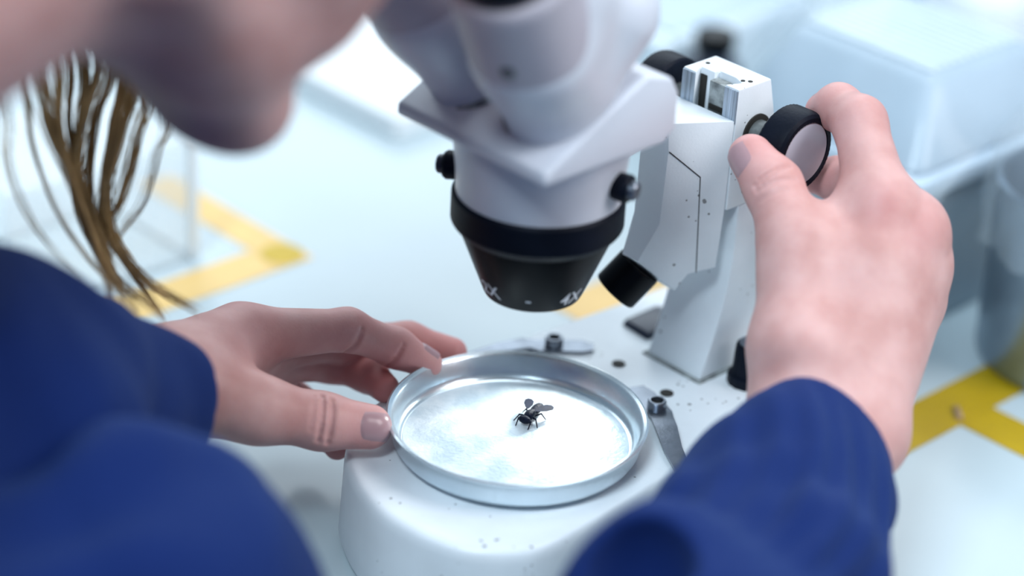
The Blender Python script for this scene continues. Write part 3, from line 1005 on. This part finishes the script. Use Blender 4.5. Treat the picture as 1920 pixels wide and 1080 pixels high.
def crease(j0, d, n, rad, r, span=1.0):
    """thin groove across the finger at j0; d finger direction, n outward normal"""
    d = d / np.linalg.norm(d); n = n - d * (n @ d); n /= np.linalg.norm(n); s = np.cross(d, n)
    pts = [j0 + (n * math.cos(a) + s * math.sin(a)) * rad for a in np.linspace(-span, span, 7)]
    return G(0.0004, *[cone(pts[i], pts[i + 1], r * (0.5 if i in (0, 5) else 1)) for i in range(6)])


camn = -FWD
td = lt[2] - lt[1]; td2 = lt[3] - lt[2]
left = SUB(0.002, left,
           crease(lt[2] - td2 * 0.12, td2, camn + UP * 0.2, 0.0110, 0.0008, 0.85), crease(lt[2] + td2 * 0.08, td2, camn + UP * 0.1, 0.0108, 0.0008, 0.80),
           crease(lt[2] - td * 0.24, td, camn + UP * 0.35, 0.0116, 0.0006, 0.6),
           crease(li[1] + (li[2] - li[1]) * 0.05, li[2] - li[1], camn - UP * 0.6, 0.0087, 0.0006, 0.8),
           crease(li[2], li[3] - li[2], camn - UP * 0.6, 0.0081, 0.0005, 0.8))
leftb = left

# right hand (back of the hand towards the camera, thumb and index on the focus knob)
RW = P(1558, 790, 0.864)
rth = J((1492, 655, 0.866), (1496, 470, 0.880), (1450, 350, 0.894), (1408, 294, 0.902))
ri = J((1650, 392, 0.888), (1612, 230, 0.906), (1572, 201, 0.921), (1543, 208, 0.930))
rm = J((1708, 432, 0.892), (1625, 350, 0.924), (1572, 336, 0.942), (1532, 332, 0.950))
rr = J((1716, 500, 0.898), (1670, 420, 0.938), (1630, 400, 0.953), (1580, 420, 0.950))
rl = J((1704, 570, 0.902), (1680, 490, 0.935), (1640, 480, 0.948), (1600, 500, 0.946))
ER = P(1225, 1480, 0.715)
fdr = (ER - RW) / np.linalg.norm(ER - RW)
w1 = P(1496, 770, 0.866); w2 = P(1600, 800, 0.866)
right = G(0.008,
          G(0.012, cone(w1, rth[0], 0.0140, 0.0150), cone(rth[0], rth[1], 0.0155, 0.0128),
            cone(P(1540, 760, 0.868), ri[0], 0.0180, 0.0128), cone(P(1560, 760, 0.868), rm[0], 0.0180, 0.0128), cone(w2, rr[0], 0.0140, 0.0122), cone(w2, rl[0], 0.0140, 0.0115),
            cone(rth[1] * 0.75 + rth[0] * 0.25, ri[0] * 0.7 + P(1540, 760, 0.868) * 0.3, 0.0100, 0.0110), cone(P(1510, 455, 0.884), P(1615, 400, 0.898), 0.0095, 0.0100),
            cone(w1, w1 + fdr * 0.08, 0.0150, 0.0200), cone(w2, w2 + fdr * 0.08, 0.0150, 0.0200), ball(P(1632, 828, 0.864), 0.0100)),
          finger(rth[1:], [0.0122, 0.0106, 0.0086]),
          G(0.0012, finger(ri, [0.0126, 0.0098, 0.0086, 0.0070]), finger(rm, [0.0122, 0.0098, 0.0084, 0.0068]),
            finger(rr, [0.0115, 0.0092, 0.0080, 0.0064]), finger(rl, [0.0105, 0.0080, 0.0070, 0.0056])))
rtd = rth[2] - rth[1]; rtd2 = rth[3] - rth[2]
right = SUB(0.002, right,
            crease(rth[2] - rtd2 * 0.05, rtd2, camn + RT * 0.1, 0.0114, 0.0007, 0.7), crease(rth[2] - rtd * 0.16, rtd, camn, 0.0117, 0.0006, 0.7),
            crease(rth[2] - rtd * 0.30, rtd, camn - RT * 0.3, 0.0120, 0.0005, 0.5))

# --- head, neck, arms --------------------------------------------
Ey = np.array([UC, -0.080, 0.305])
fw = np.array([0, 0.87, -0.49]); fw /= np.linalg.norm(fw)
uh = np.array([0, 0.49, 0.87]); uh /= np.linalg.norm(uh)
rh = np.array([1.0, 0, 0])
RM = np.array([rh, fw, uh])                      # rows in microscope axes
A3 = np.array([D1, D2, [0, 0, 1.0]])             # microscope axes -> world rows


def H(r, f, u):
    q = Ey + rh * r + fw * f + uh * u
    return W(*q)


RMw = np.array([W(*rh), W(*fw), W(*uh)])


def he(r, f, u, rad):
    return ell(H(r, f, u), rad, RMw)


NB = W(UC, -0.345, 0.266)
headn = G(0.016,
          he(0, -0.088, 0.028, (0.074, 0.094, 0.088)),
          he(0, -0.046, -0.020, (0.060, 0.050, 0.082)),
          cone(H(-0.050, -0.088, -0.060), H(-0.012, -0.012, -0.098), 0.0150, 0.0150),
          cone(H(0.050, -0.088, -0.060), H(0.012, -0.012, -0.098), 0.0150, 0.0150),
          he(0, -0.012, -0.098, (0.020, 0.017, 0.015)),
          he(0, -0.050, -0.075, (0.042, 0.045, 0.024)),
          cone(H(-0.034, -0.016, -0.036), H(-0.026, -0.014, -0.060), 0.018, 0.016), cone(H(0.034, -0.016, -0.036), H(0.026, -0.014, -0.060), 0.018, 0.016),
          cone(H(-0.030, 0.000, 0.020), H(0.030, 0.000, 0.020), 0.012, 0.012))
headn = SUB(0.008, headn, he(-0.031, 0.008, 0.000, (0.015, 0.012, 0.010)), he(0.031, 0.008, 0.000, (0.015, 0.012, 0.010)))
headn = G(0.005, headn, cone(H(0, 0.004, 0.004), H(0, 0.020, -0.036), 0.006, 0.009), he(0.010, 0.010, -0.040, (0.007, 0.009, 0.006)), he(-0.010, 0.010, -0.040, (0.007, 0.009, 0.006)),
          he(0, 0.006, -0.062, (0.022, 0.008, 0.006)), he(0, 0.004, -0.073, (0.020, 0.009, 0.007)),
          he(-0.031, -0.006, 0.000, (0.013, 0.012, 0.011)), he(0.031, -0.006, 0.000, (0.013, 0.012, 0.011)))
headn = SUB(0.002, headn, cone(H(-0.020, 0.014, -0.0675), H(0.020, 0.014, -0.0675), 0.0016))
for s in (-1, 1):
    headn = G(0.006, headn, SUB(0.003, he(s * 0.076, -0.092, -0.012, (0.008, 0.018, 0.031)), he(s * 0.084, -0.088, -0.010, (0.006, 0.011, 0.022))))
neckn = G(0.030, cone(H(0, -0.102, -0.050), NB, 0.050, 0.054), cone(NB - D2 * 0.02, W(UC, -0.41, 0.06), 0.056, 0.075))
SHL, SHR = W(-0.185, -0.435, 0.190), W(0.175, -0.460, 0.100)
ELw = EL
armL = G(0.02, cone(NB - D2 * 0.03, SHL, 0.045, 0.042), cone(SHL, ELw, 0.040, 0.034), cone(ELw, LW + fd * 0.03, 0.034, 0.021))
armR = G(0.02, cone(NB - D2 * 0.03, SHR, 0.045, 0.042), cone(SHR, ER, 0.040, 0.032), cone(ER, RW + fdr * 0.05, 0.032, 0.021))
trunk = cone(W(UC, -0.41, 0.06), W(UC, -0.44, -0.40), 0.075, 0.10)
bodyn = G(0.02, headn, neckn, trunk, armL, armR)
lo = np.min([SHL, SHR, ER, ELw, LW, RW, H(0, 0.03, 0.12), H(0, -0.19, 0.05), W(UC, -0.45, -0.4)], 0) - 0.13
hi = np.max([SHL, SHR, ER, ELw, LW, RW, H(0, 0.03, 0.12), H(0, -0.19, 0.12), H(0.08, -0.1, 0.1)], 0) + 0.06
V1, Q1 = sdf_mesh(bodyn, lo, hi, 0.0036)


def bbox_of(pts, m):
    return np.min(pts, 0) - m, np.max(pts, 0) + m


l0, h0 = bbox_of(lt + li + lm + lr + ll + [LW, LW + fd * 0.06], 0.03)
V2, Q2 = sdf_mesh(left, l0, h0, 0.00075)
l0, h0 = bbox_of(rth + ri + rm + rr + rl + [w1 + fdr * 0.08, w2 + fdr * 0.08], 0.03)
V3, Q3 = sdf_mesh(right, l0, h0, 0.00075)
Vb = np.concatenate([V1, V2, V3]); Qb = np.concatenate([Q1, Q2 + len(V1), Q3 + len(V1) + len(V2)])
me = mesh_np('body', Vb - PB, Qb)
flush = np.zeros(len(Vb))
spots = [(ri[0] - FWD * 0.012, 0.007, .35), (rm[0] - FWD * 0.012, 0.008, .35), (rth[2], 0.010, .25), (rth[3], 0.012, .45), (ri[3], 0.012, .45), (ri[2], .012, .25), (ri[1], .012, .2),
         (rm[3], 0.02, .6), (rm[2], 0.02, .5), (rm[1], .02, .3), (rr[3], .02, .5),
         (lt[3], 0.013, .45), (lt[2], 0.012, .25), (li[3], 0.012, .30), (li[2], 0.012, .35), (li[1], 0.014, .35), (lm[3], 0.02, .6), (lr[3], 0.018, .8), (lr[2], .018, .7),
         (lr[1], .02, .5), (ll[3], .015, .6), (li[0], .018, .30), (lm[1], .02, .4)]
for c0, s0, a0 in spots:
    flush = np.maximum(flush, a0 * np.exp(-((Vb - c0) ** 2).sum(1) / (2 * s0 * s0)))
lips = H(0, 0.006, -0.0675)
flush = np.maximum(flush, 0.9 * np.exp(-(((Vb - lips) @ RMw.T / np.array([0.016, 0.008, 0.007])) ** 2).sum(1)))
at = me.attributes.new('flush', 'FLOAT', 'POINT')
at.data.foreach_set('value', flush.astype(np.float32))
body = link('body', me, M['skin'], person)


def nail(name, node, j0, j1, nrm, x0, ln, wd):
    """nail plate laid onto the finger surface: x0 start along the last bone, ln length, wd width"""
    d = j1 - j0; d = d / np.linalg.norm(d)
    n = nrm - d * (nrm @ d); n /= np.linalg.norm(n); s = np.cross(d, n)
    NU, NV = 13, 13
    pts = []
    for i in range(NU):
        for k in range(NV):
            a, b = i / (NU - 1) * 2 - 1, k / (NV - 1) * 2 - 1
            bx = b * wd / 2 * (1 - 0.10 * (a < 0) * a * a)
            ax_ = x0 + ln / 2 + a * ln / 2 * (1 - 0.20 * b * b)
            pts.append(j0 + d * ax_ + s * bx + n * 0.016)
    X = np.array(pts)
    for _ in range(24):
        X = X - n * np.clip(ev(node, X.astype(np.float32)), -0.004, 0.004)[:, None]
    bm = bmesh.new()
    g = []
    for i in range(NU):
        row = []
        for k in range(NV):
            a, b = i / (NU - 1) * 2 - 1, k / (NV - 1) * 2 - 1
            e = max(abs(b) ** 6, abs(a) ** 6 if a < 0 else 0)
            row.append(bm.verts.new(X[i * NV + k] + n * (0.00035 - 0.0005 * e) + n * 0.0002 * (1 - b * b) - PB))
        g.append(row)
    for i in range(NU - 1):
        for k in range(NV - 1):
            bm.faces.new((g[i][k], g[i][k + 1], g[i + 1][k + 1], g[i + 1][k]))
    bmesh.ops.solidify(bm, geom=bm.faces[:], thickness=0.0006)
    return bm_obj(name, bm, M['nail'], body, 0, angle=70)


nail('fingernail', left, lt[2], lt[3], camn + UP * 0.10, 0.0130, 0.0125, 0.0118)
nail('fingernail', right, rth[2], rth[3], camn - RT * 0.55 - UP * .45, 0.0085, 0.0115, 0.0115)
nail('fingernail', left, li[2], li[3], UP * 1.0 - FWD * 0.2 + RT * 0.3, 0.0085, 0.0085, 0.0080)
nail('fingernail', right, ri[2], ri[3], UP * 1.0 + FWD * 0.1, 0.0050, 0.0085, 0.0085)
for s in (-1, 1):
    bm = bmesh.new(); bmesh.ops.create_uvsphere(bm, u_segments=20, v_segments=12, radius=0.0115, matrix=Matrix.Translation(Vector(H(s * 0.031, -0.0035, 0.0) - PB)))
    bm_obj('eye', bm, M['eye'], body, 0)

# --- jumper ------------------------------------------------------
CH = P(262, 1170, 0.735)


def sleeve_fold(base, c, ax, R_, r):
    """thick ring of bunched cloth round a sleeve"""
    ax = ax / np.linalg.norm(ax)
    x = np.cross(ax, [0.3, 0.2, 1.0]); x /= np.linalg.norm(x); y = np.cross(ax, x)
    pts = [c + (x * math.cos(a) + y * math.sin(a)) * R_ + ax * 0.006 * math.sin(2 * a) for a in np.linspace(0, 2 * math.pi, 13)]
    return G(0.004, *[cone(pts[i], pts[i + 1], r) for i in range(12)])


cuffL = P(278, 762, 0.860)
cuffR = P(1512, 848, 0.860)
mL = P(-90, 830, 0.775)
mR = cuffR * 0.55 + ER * 0.45
dL = (cuffL - mL) / np.linalg.norm(cuffL - mL)
dR = (cuffR - mR) / np.linalg.norm(cuffR - mR)
slL = G(0.018, cone(cuffL + dL * 0.02, mL, 0.0240, 0.060), cone(mL, EL, 0.060, 0.066), cone(EL, SHL, 0.062, 0.07))
slR = G(0.014, cone(cuffR + dR * 0.02, mR, 0.0275, 0.0400), cone(mR, ER, 0.0400, 0.050), cone(ER, SHR, 0.052, 0.07))
bulge = G(0.012, cone(P(1235, 1110, 0.755), P(1420, 1130, 0.770), 0.0250, 0.0250), cone(P(1420, 1130, 0.770), P(1580, 1190, 0.785), 0.0250, 0.020), cone(P(1300, 1200, 0.745), P(1400, 1350, 0.74), 0.040, 0.045))
tor = G(0.05, cone(NB - D2 * 0.02 - np.array([0, 0, 0.02]), W(UC, -0.40, 0.03), 0.080, 0.120),
        cone(NB - D2 * 0.035, SHL, 0.066, 0.066), cone(NB - D2 * 0.035, SHR, 0.066, 0.066), cone(W(-0.07, -0.40, 0.03), W(-0.06, -0.43, -0.42), 0.11, 0.13),
        cone(W(0.06, -0.41, 0.03), W(0.06, -0.43, -0.42), 0.11, 0.13), cone(SHL, W(-0.05, -0.40, 0.10), 0.065, 0.09), cone(SHR, W(0.05, -0.41, 0.06), 0.065, 0.09),
        cone(CH, W(0.0, -0.36, 0.02), 0.059, 0.11))


def wrinkle(d, X):
    a = X @ np.array([31.0, 47.0, 58.0], np.float32) + 1.6 * np.sin(X @ np.array([60, -35, 22.0], np.float32))
    b = X @ np.array([-80.0, 65.0, 40.0], np.float32) + 1.3 * np.sin(X @ np.array([20, 75, -50.0], np.float32))
    return d + 0.0034 * np.sin(a) + 0.0017 * np.sin(b)


tor = SUB(0.004, ('f', tor, wrinkle), cone(NB + D2 * 0.010, H(0, -0.10, -0.05), 0.060, 0.066))
slL = SUB(0.0025, ('f', slL, wrinkle), HALF(cuffL, dL), cone(cuffL + dL * 0.05, cuffL - dL * 0.05, 0.0215, 0.032))
xp = np.cross(dR, FWD); xp /= np.linalg.norm(xp)
xpf = xp.astype(np.float32); c0f = cuffR.astype(np.float32); dRf = dR.astype(np.float32)


def streaks(d, X):
    q = (X - c0f) @ xpf
    t = -((X - c0f) @ dRf)
    return wrinkle(d, X) + 0.0009 * np.sin(q * 520 + 9 * np.sin(t * 22)) * np.clip(t / 0.03, 0, 1) * np.clip((0.13 - t) / 0.03, 0, 1)


slR = SUB(0.0025, ('f', G(0.005, slR, bulge), streaks), HALF(cuffR, dR), cone(cuffR + dR * 0.05, cuffR - dR * 0.05, 0.0238, 0.027),
          ell(P(1195, 1080, 0.722), (0.018, 0.019, 0.023)))
l0, h0 = bbox_of([NB, SHL, SHR, CH, W(-0.06, -0.43, -0.42), W(0.06, -0.43, -0.42)], 0.15)
Va, Qa = sdf_mesh(tor, l0, h0, 0.0048)
l0, h0 = bbox_of([cuffL, mL, EL, SHL], 0.085)
Vc, Qc = sdf_mesh(slL, l0, h0, 0.0024)
l0, h0 = bbox_of([cuffR, mR, ER, SHR, P(1235, 1110, 0.755)], 0.085)
Vd, Qd = sdf_mesh(slR, l0, h0, 0.0024)
link('jumper', mesh_np('jumper', np.concatenate([Va, Vc, Vd]) - PB, np.concatenate([Qa, Qc + len(Va), Qd + len(Va) + len(Vc)])), M['jumper'], person)

# --- hair --------------------------------------------------------
random.seed(11)
rng = np.random.default_rng(5)
capn = SUB(0.004, G(0.02, he(0, -0.092, 0.034, (0.081, 0.098, 0.092)), he(0, -0.120, 0.000, (0.074, 0.076, 0.085))),
           he(0, 0.030, -0.040, (0.085, 0.085, 0.100)), cone(H(0, -0.05, -0.10), H(0, -0.20, -0.14), 0.066, 0.062), he(0, -0.05, -0.085, (0.10, 0.10, 0.05)))
l0, h0 = bbox_of([H(0.1, 0.02, 0.14), H(-0.1, 0.02, 0.14), H(0.1, -0.22, -0.12), H(-0.1, -0.22, -0.12), H(0, -0.2, 0.14), H(0, 0.04, -0.1)], 0.02)
V5, Q5 = sdf_mesh(capn, l0, h0, 0.003)
hv = [V5]; hf = [Q5]; nvert = len(V5)
locks = [
    ([(70, 100), (95, 230), (140, 340), (185, 460), (215, 575)], 34, 16, .83),
    ([(45, 150), (60, 270), (105, 390), (155, 470), (240, 570)], 10, 5, .82),
    ([(125, 90), (128, 230), (155, 350), (195, 460), (232, 560)], 22, 8, .84),
    ([(180, 80), (165, 200), (140, 290), (150, 390), (185, 470), (225, 540)], 40, 9, .835),
    ([(222, 90), (215, 230), (198, 330), (205, 430), (265, 520), (372, 586)], 40, 10, .845),
    ([(240, 110), (225, 250), (195, 350), (190, 420), (240, 500), (308, 602)], 40, 10, .845),
    ([(262, 150), (255, 260), (230, 360), (200, 430), (205, 500)], 14, 12, .85),
    ([(298, 190), (292, 290), (265, 380), (222, 440), (200, 500)], 7, 14, .85),
    ([(8, 190), (12, 300), (45, 390), (95, 460), (170, 540)], 4, 10, .82),
    ([(150, 90), (150, 230), (148, 330), (170, 430), (215, 520), (300, 585)], 26, 9, .838),
    ([(205, 90), (180, 220), (165, 330), (175, 420), (205, 470)], 20, 14, .845),
    ([(105, 100), (110, 240), (150, 380), (200, 500), (262, 590)], 16, 6, .83),
]
sc0 = H(-0.070, -0.125, -0.010)
for pts, cnt, spread, dep in locks:
    for q in range(int(cnt * 1.5)):
        ox, oy = rng.normal(0, spread * 0.6), rng.normal(0, 6)
        od = rng.normal(0, 0.006)
        fan = rng.uniform(0.25, 1.3)
        ctrl = []
        for i, (x, y) in enumerate(pts):
            t = i / (len(pts) - 1)
            ctrl.append(P(x + ox * (1 - 0.45 * t * fan) + rng.normal(0, 1.5), y + oy * t, dep + od * (1 - .5 * t) + 0.022 * t))
        root = sc0 + rng.normal(0, 0.012, 3)
        ctrl = [root, root * 0.45 + ctrl[0] * 0.55 + rng.normal(0, 0.003, 3)] + ctrl
        if rng.random() < 0.5:
            ctrl[-1] = ctrl[-1] * rng.uniform(0.3, 1) + ctrl[-2] * 0
            ctrl[-1] = ctrl[-2] + (P(pts[-1][0] + ox * .25, pts[-1][1], dep + 0.022) - ctrl[-2]) * rng.uniform(0.4, 1.0)
        path = np.array(catmull(ctrl, 6, closed=False))
        m_ = len(path)
        r0 = rng.uniform(0.00010, 0.00030)
        rad = r0 * np.clip(np.minimum(1.0, (1 - np.linspace(0, 1, m_)) * 3 + 0.15), 0.1, 1)
        tg = np.gradient(path, axis=0); tg /= np.linalg.norm(tg, axis=1)[:, None]
        x = np.cross(tg, [0.3, 0.9, 0.1]); x /= np.linalg.norm(x, axis=1)[:, None]; y = np.cross(tg, x)
        ring = np.stack([path + (x * math.cos(a) + y * math.sin(a)) * rad[:, None] for a in (0, 2.094, 4.189)], 1).reshape(-1, 3)
        i0 = nvert + np.arange(m_ - 1)[:, None] * 3
        qf = np.concatenate([np.concatenate([i0 + k, i0 + (k + 1) % 3, i0 + 3 + (k + 1) % 3, i0 + 3 + k], 1) for k in range(3)])
        hv.append(ring); hf.append(qf); nvert += len(ring)
link('hair', mesh_np('hair', np.concatenate(hv) - PB, np.concatenate(hf)), M['hair'], person)
